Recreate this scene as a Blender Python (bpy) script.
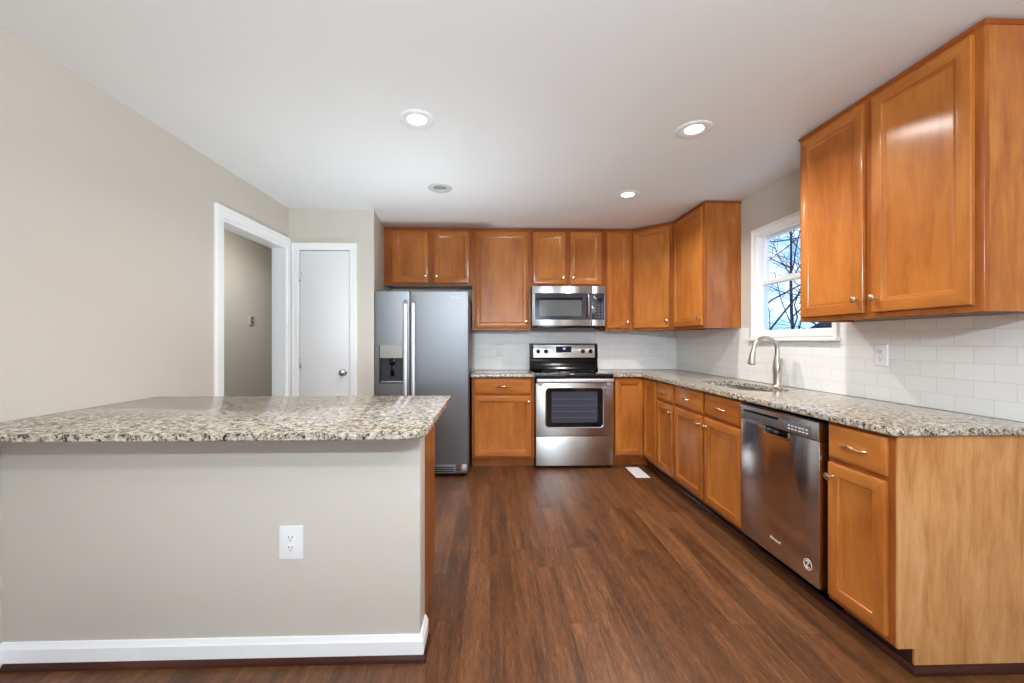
import bpy, bmesh, math, random
from mathutils import Vector, Matrix
PI = math.pi
S = bpy.context.scene
C = bpy.context.collection
for o in list(bpy.data.objects):
    bpy.data.objects.remove(o)

# ------------------------------------------------------------------ room measures (metres)
XR, XL, YB, H = 2.144, -1.82, 4.6545, 2.4477      # right wall, left wall, back wall, ceiling
YREAR = -3.4
YD = 3.76                                          # wall with the closet door
CT = 0.924                                         # kitchen counter height

# ------------------------------------------------------------------ camera
cam = bpy.data.objects.new('camera', bpy.data.cameras.new('camera'))
C.objects.link(cam)
cam.location = (0, 0, 1.2495)
cam.rotation_euler = (PI / 2, 0, -0.0288)
cam.data.sensor_width = 36
cam.data.lens = 410 / 1024 * 36
cam.data.shift_x = (512 - 501.8) / 1024
cam.data.shift_y = -0.5 / 1024
cam.data.clip_start = 0.05
S.camera = cam

# ------------------------------------------------------------------ sky
def lin(r, g, b):
    f = lambda c: (c / 255 / 12.92) if c / 255 <= 0.04045 else ((c / 255 + 0.055) / 1.055) ** 2.4
    return (f(r), f(g), f(b), 1)

class NT:
    """small node-tree writer"""
    def __init__(s, tree):
        s.t = tree; s.t.nodes.clear()
    def n(s, typ, ins=None, **kw):
        nd = s.t.nodes.new(typ)
        for k, v in kw.items():
            setattr(nd, k, v)
        for k, v in (ins or {}).items():
            sock = nd.inputs[k]
            if isinstance(v, bpy.types.NodeSocket):
                s.t.links.new(v, sock)
            else:
                sock.default_value = v
        return nd
    def math(s, op, a, b=0.0, c=0.0, clamp=False):
        nd = s.t.nodes.new('ShaderNodeMath'); nd.operation = op; nd.use_clamp = clamp
        for i, v in enumerate((a, b, c)):
            if isinstance(v, bpy.types.NodeSocket): s.t.links.new(v, nd.inputs[i])
            else: nd.inputs[i].default_value = v
        return nd.outputs[0]
    def mix(s, fac, a, b, mode='MIX'):
        nd = s.t.nodes.new('ShaderNodeMix'); nd.data_type = 'RGBA'; nd.blend_type = mode
        for i, v in ((0, fac), (6, a), (7, b)):
            if isinstance(v, bpy.types.NodeSocket): s.t.links.new(v, nd.inputs[i])
            else: nd.inputs[i].default_value = v
        return nd.outputs[2]
    def ramp(s, fac, stops, interp='LINEAR'):
        nd = s.t.nodes.new('ShaderNodeValToRGB'); s.t.links.new(fac, nd.inputs[0])
        cr = nd.color_ramp; cr.interpolation = interp
        while len(cr.elements) < len(stops): cr.elements.new(0.5)
        for e, (p, c) in zip(cr.elements, stops):
            e.position = p
            e.color = c if not isinstance(c, (int, float)) else (c, c, c, 1)
        return nd.outputs[0]

w = bpy.data.worlds.new('sky'); S.world = w; w.use_nodes = True
t = NT(w.node_tree)
tc = t.n('ShaderNodeTexCoord')
mp = t.n('ShaderNodeMapping', {'Vector': tc.outputs['Generated'], 'Scale': (1.0, 1.0, 2.2)})
nz = t.n('ShaderNodeTexNoise', {'Vector': mp.outputs[0], 'Scale': 4.5, 'Detail': 6.0, 'Roughness': 0.6})
cloud = t.ramp(nz.outputs['Fac'], [(0.44, 0.0), (0.62, 1.0)])
col = t.mix(cloud, lin(120, 178, 240), lin(240, 247, 255))
bg = t.n('ShaderNodeBackground', {'Color': col, 'Strength': 2.2})
t.n('ShaderNodeOutputWorld', {'Surface': bg.outputs[0]})

# ------------------------------------------------------------------ lamps and exposure
def area(name, loc, rot, sx, sy, power, color=(1, 1, 1), spread=PI, shape='RECTANGLE'):
    l = bpy.data.lights.new(name, 'AREA'); l.shape = shape; l.size = sx
    if shape in ('RECTANGLE', 'ELLIPSE'): l.size_y = sy
    l.energy = power; l.color = color; l.spread = spread
    o = bpy.data.objects.new(name, l); C.objects.link(o); o.location = loc; o.rotation_euler = rot
    return o
# daylight through the wide rear window of the room (behind the camera)
area('rear_window_daylight', (0.1, YREAR + 0.06, 1.5), (PI / 2, 0, 0), 3.0, 1.5, 30, (0.90, 0.96, 1.0))
# the photographer's flash, aimed at the ceiling beside the camera
area('bounced_flash', (0.2, -0.8, 1.93), (PI - 0.85, 0, 0), 0.9, 0.16, 93, (0.80, 0.92, 1.0))
# the two ceiling downlights of the dining end, behind the camera
for x_ in (-0.39, 1.15):
    area('dining_lamp_light', (x_, -0.75, H - 0.012), (0, 0, 0), 0.10, 0.10, 18, (0.94, 0.97, 1.0), math.radians(160), 'DISK')
# added fill lamp, unseen behind the peninsula, brightens the back of the ceiling
area('ceiling_fill_light', (-0.54, 3.00, 0.36), (PI, 0, 0), 0.2, 0.2, 12, (0.80, 0.92, 1.0), math.radians(115))
S.view_settings.view_transform = 'Standard'
S.view_settings.look = 'None'
S.view_settings.gamma = 1
S.view_settings.use_curve_mapping = False
S.view_settings.exposure = 0.0
LAMP_POWER = 15
LAMP_COLOR = (1.0, 0.97, 0.93)
S.cycles.max_bounces = 10
S.cycles.diffuse_bounces = 6

# ------------------------------------------------------------------ materials
def mat(name, base=(0.8, 0.8, 0.8, 1), rough=0.5, metal=0.0, coat=0.0, coat_rough=0.1, spec=0.5):
    m = bpy.data.materials.new(name); m.use_nodes = True
    t = NT(m.node_tree)
    p = t.n('ShaderNodeBsdfPrincipled', {'Base Color': base, 'Roughness': rough, 'Metallic': metal,
        'Coat Weight': coat, 'Coat Roughness': coat_rough, 'Specular IOR Level': spec})
    t.n('ShaderNodeOutputMaterial', {'Surface': p.outputs[0]})
    return m, t, p

def setc(t, p, sock, val):
    t.t.links.new(val, p.inputs[sock])

def bump(t, p, height, strength=0.2, dist=0.002):
    b = t.n('ShaderNodeBump', {'Height': height, 'Strength': strength, 'Distance': dist})
    setc(t, p, 'Normal', b.outputs[0])

def painted(name, c, rough=0.6, bump_s=0.06, var=0.03, spec=0.3):
    m, t, p = mat(name, c, rough, spec=spec)
    tc = t.n('ShaderNodeTexCoord')
    n1 = t.n('ShaderNodeTexNoise', {'Vector': tc.outputs['Object'], 'Scale': 1.3, 'Detail': 3.0})
    k = t.math('MULTIPLY_ADD', n1.outputs['Fac'], var * 2, 1 - var)
    v = t.n('ShaderNodeVectorMath', {0: c[:3], 'Scale': k}, operation='SCALE')
    setc(t, p, 'Base Color', v.outputs[0])
    n2 = t.n('ShaderNodeTexNoise', {'Vector': tc.outputs['Object'], 'Scale': 260.0, 'Detail': 2.0})
    bump(t, p, n2.outputs['Fac'], bump_s, 0.001)
    return m

M_WALL = painted('wall_paint', lin(206, 199, 188))
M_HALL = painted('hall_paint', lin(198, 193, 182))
M_CEIL = painted('ceiling_paint', lin(236, 236, 235), 0.8, 0.1)
M_TRIM = painted('trim_paint', lin(249, 249, 249), 0.35, 0.02, 0.01, 0.5)
M_DOORP = painted('door_paint', lin(238, 238, 238), 0.4, 0.02, 0.01, 0.5)
M_PLASTIC = painted('white_plastic', lin(242, 242, 242), 0.35, 0.0, 0.01, 0.5)
M_DARKPL = painted('dark_slots', lin(70, 68, 66), 0.5, 0.0, 0.01)

def wood(name, c_dark, c_mid, c_light, axis='Z', rough=0.42, coat=0.3, scale=1.0, contrast=0.75):
    m, t, p = mat(name, c_mid, rough, coat=coat, coat_rough=0.17, spec=0.1)
    tc = t.n('ShaderNodeTexCoord')
    oi = t.n('ShaderNodeObjectInfo')
    off = t.n('ShaderNodeVectorMath', {0: (7.3, 3.1, 5.7), 'Scale': t.math('MULTIPLY', oi.outputs['Random'], 9.0)}, operation='SCALE')
    add = t.n('ShaderNodeVectorMath', {0: tc.outputs['Object'], 1: off.outputs[0]}, operation='ADD')
    s = {'Z': (1, 1, 0.14), 'X': (0.14, 1, 1), 'Y': (1, 0.14, 1)}[axis]
    m1 = t.n('ShaderNodeMapping', {'Vector': add.outputs[0], 'Scale': tuple(v * 26 * scale for v in s)})
    n1 = t.n('ShaderNodeTexNoise', {'Vector': m1.outputs[0], 'Scale': 1.0, 'Detail': 7.0, 'Roughness': 0.62, 'Distortion': 0.6})
    m2 = t.n('ShaderNodeMapping', {'Vector': add.outputs[0], 'Scale': tuple(v ** 0.5 * 5 * scale for v in s)})
    n2 = t.n('ShaderNodeTexNoise', {'Vector': m2.outputs[0], 'Scale': 1.0, 'Detail': 3.0, 'Roughness': 0.5})
    m3 = t.n('ShaderNodeMapping', {'Vector': add.outputs[0], 'Scale': tuple(v * 150 * scale for v in s)})
    n3 = t.n('ShaderNodeTexNoise', {'Vector': m3.outputs[0], 'Scale': 1.0, 'Detail': 2.0})
    f = t.math('ADD', t.math('MULTIPLY', n1.outputs['Fac'], 0.40 * contrast), t.math('MULTIPLY', n2.outputs['Fac'], 0.5))
    f = t.math('ADD', f, t.math('MULTIPLY', n3.outputs['Fac'], 0.08 * contrast))
    f = t.math('ADD', f, t.math('MULTIPLY_ADD', oi.outputs['Random'], 0.06, -0.03 + 0.5 * (1 - contrast) * 0.48))
    col = t.ramp(f, [(0.36, c_dark), (0.51, c_mid), (0.66, c_light)])
    setc(t, p, 'Base Color', col)
    return m
CD, CM, CL = lin(158, 88, 34), lin(183, 111, 49), lin(199, 129, 63)
M_WOOD = wood('maple_stain', CD, CM, CL, 'Z')
M_WOODX = wood('maple_stain_across', CD, CM, CL, 'X')
M_FRAME = wood('maple_frame', lin(138, 70, 26), lin(161, 90, 38), lin(178, 106, 48), 'Z')
M_CROWN = wood('crown_stain', lin(120, 56, 20), lin(142, 70, 26), lin(158, 84, 34), 'X')
M_SIDE = wood('maple_side', lin(150, 80, 28), lin(174, 102, 42), lin(194, 126, 62), 'Z', scale=0.9, contrast=1.25, coat=0.8)
M_PALE = wood('sheen_paled_veneer', lin(172, 112, 60), lin(204, 148, 94), lin(220, 172, 124), 'Z', scale=0.8, contrast=1.15, coat=0.25)  # veneer's own tone, made paler to hold the window's sheen
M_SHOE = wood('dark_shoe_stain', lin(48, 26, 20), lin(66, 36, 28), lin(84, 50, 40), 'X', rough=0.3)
M_TOE = painted('toe_dark', lin(30, 22, 20), 0.5, 0.0, 0.02)

def floor_mat():
    m, t, p = mat('plank_floor', (0.1, 0.05, 0.03, 1), 0.3, coat=0.0, spec=0.4)
    W_, L_ = 0.118, 1.25
    tc = t.n('ShaderNodeTexCoord')
    sp = t.n('ShaderNodeSeparateXYZ', {0: tc.outputs['Object']})
    u = t.math('DIVIDE', sp.outputs[0], W_)
    row = t.math('FLOOR', u)
    wn = t.n('ShaderNodeTexWhiteNoise', {'W': row}, noise_dimensions='1D')
    v = t.math('ADD', t.math('DIVIDE', sp.outputs[1], L_), t.math('MULTIPLY', wn.outputs['Value'], 7.0))
    cell = t.math('FLOOR', v)
    idv = t.n('ShaderNodeCombineXYZ', {0: row, 1: cell})
    wn2 = t.n('ShaderNodeTexWhiteNoise', {'Vector': idv.outputs[0]}, noise_dimensions='2D')
    pv = wn2.outputs['Value']
    off = t.n('ShaderNodeCombineXYZ', {0: t.math('MULTIPLY', pv, 31.0), 1: t.math('MULTIPLY', pv, 17.0), 2: pv})
    add = t.n('ShaderNodeVectorMath', {0: tc.outputs['Object'], 1: off.outputs[0]}, operation='ADD')
    a = t.n('ShaderNodeMapping', {'Vector': add.outputs[0], 'Scale': (26, 2.2, 1)})
    n1 = t.n('ShaderNodeTexNoise', {'Vector': a.outputs[0], 'Scale': 1.0, 'Detail': 6.0, 'Roughness': 0.65, 'Distortion': 0.4})
    b = t.n('ShaderNodeMapping', {'Vector': add.outputs[0], 'Scale': (300, 20, 1)})
    n2 = t.n('ShaderNodeTexNoise', {'Vector': b.outputs[0], 'Scale': 1.0, 'Detail': 3.0, 'Roughness': 0.6})
    f = t.math('ADD', t.math('MULTIPLY', n1.outputs['Fac'], 0.48), t.math('MULTIPLY', n2.outputs['Fac'], 0.48))
    f = t.math('ADD', f, t.math('MULTIPLY_ADD', pv, 0.10, -0.05))
    col = t.ramp(f, [(0.30, lin(48, 28, 17)), (0.42, lin(84, 51, 29)), (0.53, lin(109, 69, 41)), (0.68, lin(142, 97, 62))])
    # seams
    fu = t.math('FRACT', u); fv = t.math('FRACT', v)
    du = t.math('MULTIPLY', t.math('MINIMUM', fu, t.math('SUBTRACT', 1.0, fu)), W_)
    dv = t.math('MULTIPLY', t.math('MINIMUM', fv, t.math('SUBTRACT', 1.0, fv)), L_)
    d = t.math('MINIMUM', du, dv)
    seam = t.math('DIVIDE', d, 0.0016, clamp=True)
    col2 = t.mix(t.math('MULTIPLY_ADD', seam, 0.45, 0.55), lin(30, 16, 12), col)
    setc(t, p, 'Base Color', col2)
    setc(t, p, 'Roughness', t.math('MULTIPLY_ADD', n2.outputs['Fac'], 0.22, 0.26))
    bump(t, p, t.math('ADD', t.math('MULTIPLY', n2.outputs['Fac'], 0.3), seam), 0.18, 0.0012)
    return m
M_FLOOR = floor_mat()

def granite():
    m, t, p = mat('speckled_granite', (0.6, 0.55, 0.5, 1), 0.14, spec=0.4)
    tc = t.n('ShaderNodeTexCoord')
    V = tc.outputs['Object']
    n1 = t.n('ShaderNodeTexNoise', {'Vector': V, 'Scale': 56.0, 'Detail': 5.0, 'Roughness': 0.6, 'Distortion': 0.4})
    n2 = t.n('ShaderNodeTexNoise', {'Vector': V, 'Scale': 135.0, 'Detail': 4.0, 'Roughness': 0.65, 'Distortion': 0.8})
    n3 = t.n('ShaderNodeTexNoise', {'Vector': V, 'Scale': 14.0, 'Detail': 3.0})
    vo = t.n('ShaderNodeTexVoronoi', {'Vector': V, 'Scale': 210.0})
    base = t.ramp(n1.outputs['Fac'], [(0.32, lin(118, 107, 93)), (0.43, lin(166, 154, 136)), (0.56, lin(197, 186, 168)), (0.72, lin(219, 212, 199))])
    warm = t.mix(t.ramp(n3.outputs['Fac'], [(0.5, 0.0), (0.75, 0.25)]), base, lin(168, 140, 108))
    grey = t.mix(t.ramp(n2.outputs['Fac'], [(0.53, 0.0), (0.61, 0.72)]), warm, lin(98, 95, 94))
    dk = t.math('ADD', n2.outputs['Fac'], t.math('MULTIPLY', n1.outputs['Fac'], 0.55))
    dark = t.ramp(dk, [(0.688, 1.0), (0.735, 0.0)])
    c = t.mix(dark, grey, lin(34, 32, 34))
    fl = t.ramp(vo.outputs['Color'], [(0.86, 0.0), (0.92, 0.8)])
    c = t.mix(fl, c, lin(60, 54, 52))
    setc(t, p, 'Base Color', c)
    return m
M_GRANITE = granite()

def tile(name, plane):
    m, t, p = mat(name, lin(232, 232, 230), 0.16, spec=0.5)
    tc = t.n('ShaderNodeTexCoord')
    sp = t.n('ShaderNodeSeparateXYZ', {0: tc.outputs['Object']})
    u = sp.outputs[0] if plane == 'XZ' else t.math('MULTIPLY', sp.outputs[1], -1.0)
    uv = t.n('ShaderNodeCombineXYZ', {0: t.math('ADD', u, 40 * 0.1505 + (0.0 if plane == 'XZ' else 1.751)), 1: t.math('SUBTRACT', sp.outputs[2], CT)})
    br = t.n('ShaderNodeTexBrick', {'Vector': uv.outputs[0], 'Color1': lin(236, 236, 234), 'Color2': lin(240, 240, 238), 'Mortar': lin(216, 216, 214),
        'Scale': 1.0, 'Mortar Size': 0.0012, 'Mortar Smooth': 0.3, 'Brick Width': 0.1505, 'Row Height': 0.0757}, offset=0.5)
    setc(t, p, 'Base Color', br.outputs['Color'])
    bump(t, p, t.math('SUBTRACT', 1.0, br.outputs['Fac']), 0.5, 0.0015)
    return m
M_TILEB = tile('subway_tile_back', 'XZ')
M_TILER = tile('subway_tile_right', 'YZ')

def steel(name, c, rough=0.26, aniso=0.0, rot=0.0, grain=None):
    m, t, p = mat(name, c, rough, 1.0)
    tc = t.n('ShaderNodeTexCoord')
    if aniso:
        tn = t.n('ShaderNodeTangent', direction_type='RADIAL', axis='Z')
        setc(t, p, 'Tangent', tn.outputs[0])
        p.inputs['Anisotropic'].default_value = aniso
        p.inputs['Anisotropic Rotation'].default_value = rot
    sc = {'X': (3, 3, 600), 'Z': (600, 600, 3), None: (80, 80, 80)}[grain]
    mp = t.n('ShaderNodeMapping', {'Vector': tc.outputs['Object'], 'Scale': sc})
    n = t.n('ShaderNodeTexNoise', {'Vector': mp.outputs[0], 'Scale': 1.0, 'Detail': 2.0})
    setc(t, p, 'Roughness', t.math('MULTIPLY_ADD', n.outputs['Fac'], 0.04, rough - 0.02))
    return m
M_STEELX = steel('stainless_horizontal_brush', lin(204, 203, 202), 0.30, 0.92, 0.25, 'X')
M_STEELW = steel('stainless_dishwasher', lin(206, 198, 196), 0.17, 0.6, 0.25, 'X')
M_STEELZ = steel('stainless_vertical_brush', lin(146, 147, 150), 0.46, 0.5, 0.0, 'Z')
M_STEELD = steel('stainless_darker', lin(150, 150, 154), 0.30, 0.0, 0.0, 'X')
M_NICKEL = steel('brushed_nickel', lin(205, 196, 184), 0.28)
M_CHROME = steel('satin_chrome', lin(214, 214, 216), 0.2)
M_HANDLE = steel('satin_handle', lin(226, 226, 230), 0.42)
M_SINK = steel('sink_steel', lin(200, 198, 195), 0.25)
M_KNOB = steel('champagne_knob', lin(226, 200, 168), 0.25)
M_BLACKG = mat('black_glass', lin(9, 9, 10), 0.06, coat=0.5, coat_rough=0.03)[0]
M_BLACK = painted('black_enamel', lin(10, 10, 11), 0.14, 0.0, 0.02, 0.3)
M_GREYP = painted('grey_plastic', lin(92, 92, 96), 0.4, 0.0, 0.02, 0.5)
M_RING = painted('grey_trim', lin(200, 199, 197), 0.5, 0.0, 0.02)
M_RING2 = painted('grey_lens', lin(160, 159, 157), 0.5, 0.0, 0.02)
M_LIGHTGREY = painted('light_grey_plastic', lin(186, 182, 176), 0.4, 0.0, 0.02, 0.5)
M_OVENGL = mat('oven_glass', lin(62, 66, 80), 0.10, coat=0.6, coat_rough=0.03)[0]
M_MWGL = mat('microwave_window_mesh', lin(96, 98, 98), 0.16, coat=0.6, coat_rough=0.05)[0]
M_MWDARK = mat('microwave_dark_glass', lin(52, 52, 62), 0.1, coat=0.6, coat_rough=0.04)[0]
M_DISPLAY = mat('display_black', lin(22, 24, 34), 0.1)[0]
M_BRIGHT = painted('bright_print', lin(230, 226, 222), 0.4, 0.0, 0.0)
M_INSIDE = painted('cabinet_inside', lin(190, 160, 120), 0.6, 0.0, 0.03)
M_BARK = painted('bark', lin(60, 62, 72), 0.9, 0.3, 0.15, 0.1)  # bluish tint puts the outdoor haze into the bark colour

def emitter(name, c, s):
    m = bpy.data.materials.new(name); m.use_nodes = True
    t = NT(m.node_tree)
    e = t.n('ShaderNodeEmission', {'Color': c, 'Strength': s})
    t.n('ShaderNodeOutputMaterial', {'Surface': e.outputs[0]})
    return m
M_LAMP = emitter('lamp_glow', (1, 0.97, 0.92, 1), 14)
M_DIGIT = emitter('clock_digits', lin(150, 170, 255), 3)

def glass():
    m = bpy.data.materials.new('window_glass'); m.use_nodes = True
    t = NT(m.node_tree)
    tr = t.n('ShaderNodeBsdfTransparent', {'Color': (0.94, 0.97, 0.98, 1)})
    gl = t.n('ShaderNodeBsdfGlossy', {'Roughness': 0.02})
    lw = t.n('ShaderNodeLayerWeight', {'Blend': 0.5})
    fr = t.math('MULTIPLY_ADD', t.math('POWER', lw.outputs['Facing'], 5.0), 0.96, 0.04)
    mx = t.n('ShaderNodeMixShader', {0: fr, 1: tr.outputs[0], 2: gl.outputs[0]})
    t.n('ShaderNodeOutputMaterial', {'Surface': mx.outputs[0]})
    return m
M_GLASS = glass()

# ------------------------------------------------------------------ mesh helpers
class MB:
    def __init__(s): s.bm = bmesh.new()
    def box(s, x0, x1, y0, y1, z0, z1, bev=0.0, seg=2, mi=0):
        b = s.bm
        r = bmesh.ops.create_cube(b, size=1.0, matrix=Matrix.Translation(((x0 + x1) / 2, (y0 + y1) / 2, (z0 + z1) / 2)) @ Matrix.Diagonal((abs(x1 - x0), abs(y1 - y0), abs(z1 - z0), 1)))
        vs = r['verts']
        fs = {f for v in vs for f in v.link_faces}
        for f in fs: f.material_index = mi
        if bev > 0:
            es = list({e for v in vs for e in v.link_edges})
            r2 = bmesh.ops.bevel(b, geom=es, offset=bev, segments=seg, profile=0.5, affect='EDGES')
            for f in r2['faces']: f.material_index = mi
        return s
    def loop(s, pts): return [s.bm.verts.new(p) for p in pts]
    def loft(s, loops, closed=True, cap0=True, cap1=True, mi=0, mis=None):
        L = [s.loop(l) for l in loops]; n = len(L[0])
        for a, b in zip(L, L[1:]):
            for i in range(n if closed else n - 1):
                j = (i + 1) % n
                f = s.bm.faces.new((a[i], a[j], b[j], b[i]))
                f.material_index = mis[i] if mis else mi
        if cap0: s.bm.faces.new(list(reversed(L[0]))).material_index = mi
        if cap1: s.bm.faces.new(L[-1]).material_index = mi
        return s
    def lathe(s, prof, centre=(0, 0, 0), axis='Z', n=28, cap0=True, cap1=True, mi=0):
        loops = []
        c = Vector(centre)
        for r, h in prof:
            l = []
            for i in range(n):
                a = 2 * PI * i / n; u, v = r * math.cos(a), r * math.sin(a)
                p = {'Z': Vector((u, v, h)), 'Y': Vector((v, h, u)), 'X': Vector((h, u, v))}[axis]
                l.append(c + p)
            loops.append(l)
        return s.loft(loops, cap0=cap0, cap1=cap1, mi=mi)
    def tube(s, pts, rad, n=10, mi=0, up=None):
        pts = [Vector(p) for p in pts]
        rads = rad if isinstance(rad, (list, tuple)) else [rad] * len(pts)
        loops = []; prev = None
        for i, p in enumerate(pts):
            d = (pts[min(i + 1, len(pts) - 1)] - pts[max(i - 1, 0)]).normalized()
            if prev is None:
                ref = Vector((0, 0, 1)) if abs(d.z) < 0.9 else Vector((1, 0, 0))
                u = d.cross(ref).normalized()
            else:
                u = (prev - d * prev.dot(d)).normalized()
            prev = u; v = d.cross(u)
            loops.append([p + (u * math.cos(2 * PI * k / n) + v * math.sin(2 * PI * k / n)) * rads[i] for k in range(n)])
        return s.loft(loops, mi=mi)
    def prism(s, poly, z0, z1, axis='Z', mi=0):
        def mk(p, h):
            return {'Z': (p[0], p[1], h), 'Y': (p[0], h, p[1]), 'X': (h, p[0], p[1])}[axis]
        return s.loft([[mk(p, z0) for p in poly], [mk(p, z1) for p in poly]], mi=mi)
    def sphere(s, c, r, mi=0):
        m = Matrix.Translation(c) @ Matrix.Diagonal((r[0], r[1], r[2], 1)) if isinstance(r, (tuple, list)) else Matrix.Translation(c) @ Matrix.Scale(r, 4)
        q = bmesh.ops.create_uvsphere(s.bm, u_segments=20, v_segments=12, radius=1, matrix=m)
        for v in q['verts']:
            for f in v.link_faces: f.material_index = mi
        return s
    def mesh(s, name, smooth=True):
        bmesh.ops.recalc_face_normals(s.bm, faces=s.bm.faces)
        me = bpy.data.meshes.new(name); s.bm.to_mesh(me); s.bm.free()
        if smooth:
            me.polygons.foreach_set('use_smooth', [True] * len(me.polygons))
            me.set_sharp_from_angle(angle=math.radians(32))
        return me
    def build(s, name, mats, parent=None, loc=None, rot=None):
        me = s.mesh(name)
        for m in (mats if isinstance(mats, (list, tuple)) else [mats]): me.materials.append(m)
        o = bpy.data.objects.new(name, me); C.objects.link(o)
        if parent: o.parent = parent
        if loc: o.location = loc
        if rot: o.rotation_euler = rot
        return o

def cut(o, cutter_mb):
    """boolean difference, applied, no helper left behind"""
    me = cutter_mb.mesh('cutter', False)
    for m in o.data.materials: me.materials.append(m)
    c = bpy.data.objects.new('cutter', me); C.objects.link(c)
    md = o.modifiers.new('cut', 'BOOLEAN'); md.operation = 'DIFFERENCE'; md.solver = 'EXACT'; md.object = c
    bpy.context.view_layer.update()
    dg = bpy.context.evaluated_depsgraph_get()
    new = bpy.data.meshes.new_from_object(o.evaluated_get(dg))
    o.modifiers.clear(); nm = o.data.name; o.data = new; new.name = nm
    bpy.data.objects.remove(c); bpy.data.meshes.remove(me)
    new.polygons.foreach_set('use_smooth', [True] * len(new.polygons))
    new.set_sharp_from_angle(angle=math.radians(32))
    return o

def tag(o, label=None, cat=None, group=None, kind=None):
    if label: o['label'] = label
    if cat: o['category'] = cat
    if group: o['group'] = group
    if kind: o['kind'] = kind
    return o
def thing(name, label, cat, loc=(0, 0, 0), rz=0.0, group=None):
    o = bpy.data.objects.new(name, None); C.objects.link(o)
    o.empty_display_size = 0.1
    o.location = loc; o.rotation_euler = (0, 0, rz)
    return tag(o, label, cat, group)
def struct(name, mb, m, label, cat, parent=None):
    return tag(mb.build(name, m, parent), label, cat, kind='structure')
def text(name, body, size, m, parent, loc, rot, shear=0.0, depth=0.0004):
    cu = bpy.data.curves.new(name, 'FONT'); cu.body = body; cu.size = size; cu.extrude = depth
    cu.align_x = 'CENTER'; cu.align_y = 'CENTER'; cu.shear = shear; cu.resolution_u = 3
    tmp = bpy.data.objects.new('tmp', cu); C.objects.link(tmp)
    bpy.context.view_layer.update()
    me = bpy.data.meshes.new_from_object(tmp.evaluated_get(bpy.context.evaluated_depsgraph_get()))
    bpy.data.objects.remove(tmp); me.materials.clear(); me.materials.append(m)
    o = bpy.data.objects.new(name, me); C.objects.link(o)
    o.parent = parent; o.location = loc; o.rotation_euler = rot
    return o
def rrect(x0, x1, y0, y1, r, n=6):
    """rounded rectangle loop; r is one radius or (bl, br, tr, tl)"""
    rs = r if isinstance(r, (tuple, list)) else (r,) * 4
    out = []
    for (cx, cy, a0), q in zip(((x0, y0, PI), (x1, y0, 1.5 * PI), (x1, y1, 0), (x0, y1, 0.5 * PI)), rs):
        ox = cx + q if cx == x0 else cx - q; oy = cy + q if cy == y0 else cy - q
        for k in range(n + 1):
            a = a0 + k / n * PI / 2
            out.append((ox + q * math.cos(a), oy + q * math.sin(a)))
    return out
def eased_slab(poly, z0, z1, e=0.004):
    """slab with eased top and bottom edges from a counter-clockwise outline"""
    n = len(poly)
    def inset(d):
        out = []
        for i in range(n):
            p0, p, p1 = Vector(poly[i - 1]), Vector(poly[i]), Vector(poly[(i + 1) % n])
            d0 = (p - p0); d1 = (p1 - p)
            if d0.length < 1e-6: d0 = d1
            if d1.length < 1e-6: d1 = d0
            d0.normalize(); d1.normalize()
            n0 = Vector((-d0.y, d0.x)); n1 = Vector((-d1.y, d1.x))
            m = (n0 + n1); m = m / max(0.3, (1 + n0.dot(n1)))
            out.append(p + m * d)
        return out
    L = [[(p.x, p.y, z0) for p in inset(e)], [(p[0], p[1], z0 + e) for p in poly], [(p[0], p[1], z1 - e) for p in poly],
         [(p.x, p.y, z1 - e * 0.3) for p in inset(e * 0.3)], [(p.x, p.y, z1) for p in inset(e)]]
    return MB().loft(L)

# ------------------------------------------------------------------ setting: the room shell
T = 0.12
XH = -2.85                                                  # far wall of the hall behind the doorway
YH = 6.2
LA = 0.02                                                   # the left wall is a little out of square
DW0, DW1, DWZ = 2.869, 3.728, 2.095                          # doorway in the left wall
struct('floor', MB().box(XH - T, XR + T, YREAR - T, YH + T, -0.06, 0), M_FLOOR, 'dark brown wood plank floor running away from the viewer', 'floor')
CAN = [(-0.394, 2.225), (1.153, 2.285), (1.128, 3.322), (-0.391, 3.223)]
ce = struct('ceiling', MB().box(XH - T, XR + T, YREAR - T, YH + T, H, H + 0.14), M_CEIL, 'flat white ceiling over the whole kitchen', 'ceiling')
cm = MB()
for x, y in CAN: cm.lathe([(0.078, H - 0.05), (0.078, H + 0.10)], (x, y, 0), n=32)
cut(ce, cm)
WY0, WY1, WZ0, WZ1 = 2.490, 3.222, 1.275, 2.085                # window opening in the right wall
wr = struct('wall_right', MB().box(XR, XR + T, YREAR, YB + T, 0, H), M_WALL, 'greige painted wall behind the sink with the window in it', 'wall')
cut(wr, MB().box(XR - 0.1, XR + T + 0.1, WY0, WY1, WZ0, WZ1))
cut(wr, MB().box(XR + 0.075, XR + T + 0.1, WY0 - 0.05, WY1 + 0.10, WZ0 - 0.03, WZ1 + 0.05))
struct('wall_back', MB().box(-1.30, XR, YB, YB + T, 0, H), M_WALL, 'greige painted wall behind range and refrigerator', 'wall')
def left(o):
    o.location = (XL, YD, 0); o.rotation_euler = (0, 0, -LA); return o
wl = struct('wall_left', MB().box(-T, 0, YREAR - YD, YH - YD, 0, H), M_WALL, 'long greige painted wall on the left with the cased doorway', 'wall')
cut(wl, MB().box(-T - 0.1, 0.1, DW0 - YD, DW1 - YD, -0.1, DWZ)); left(wl)
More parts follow.
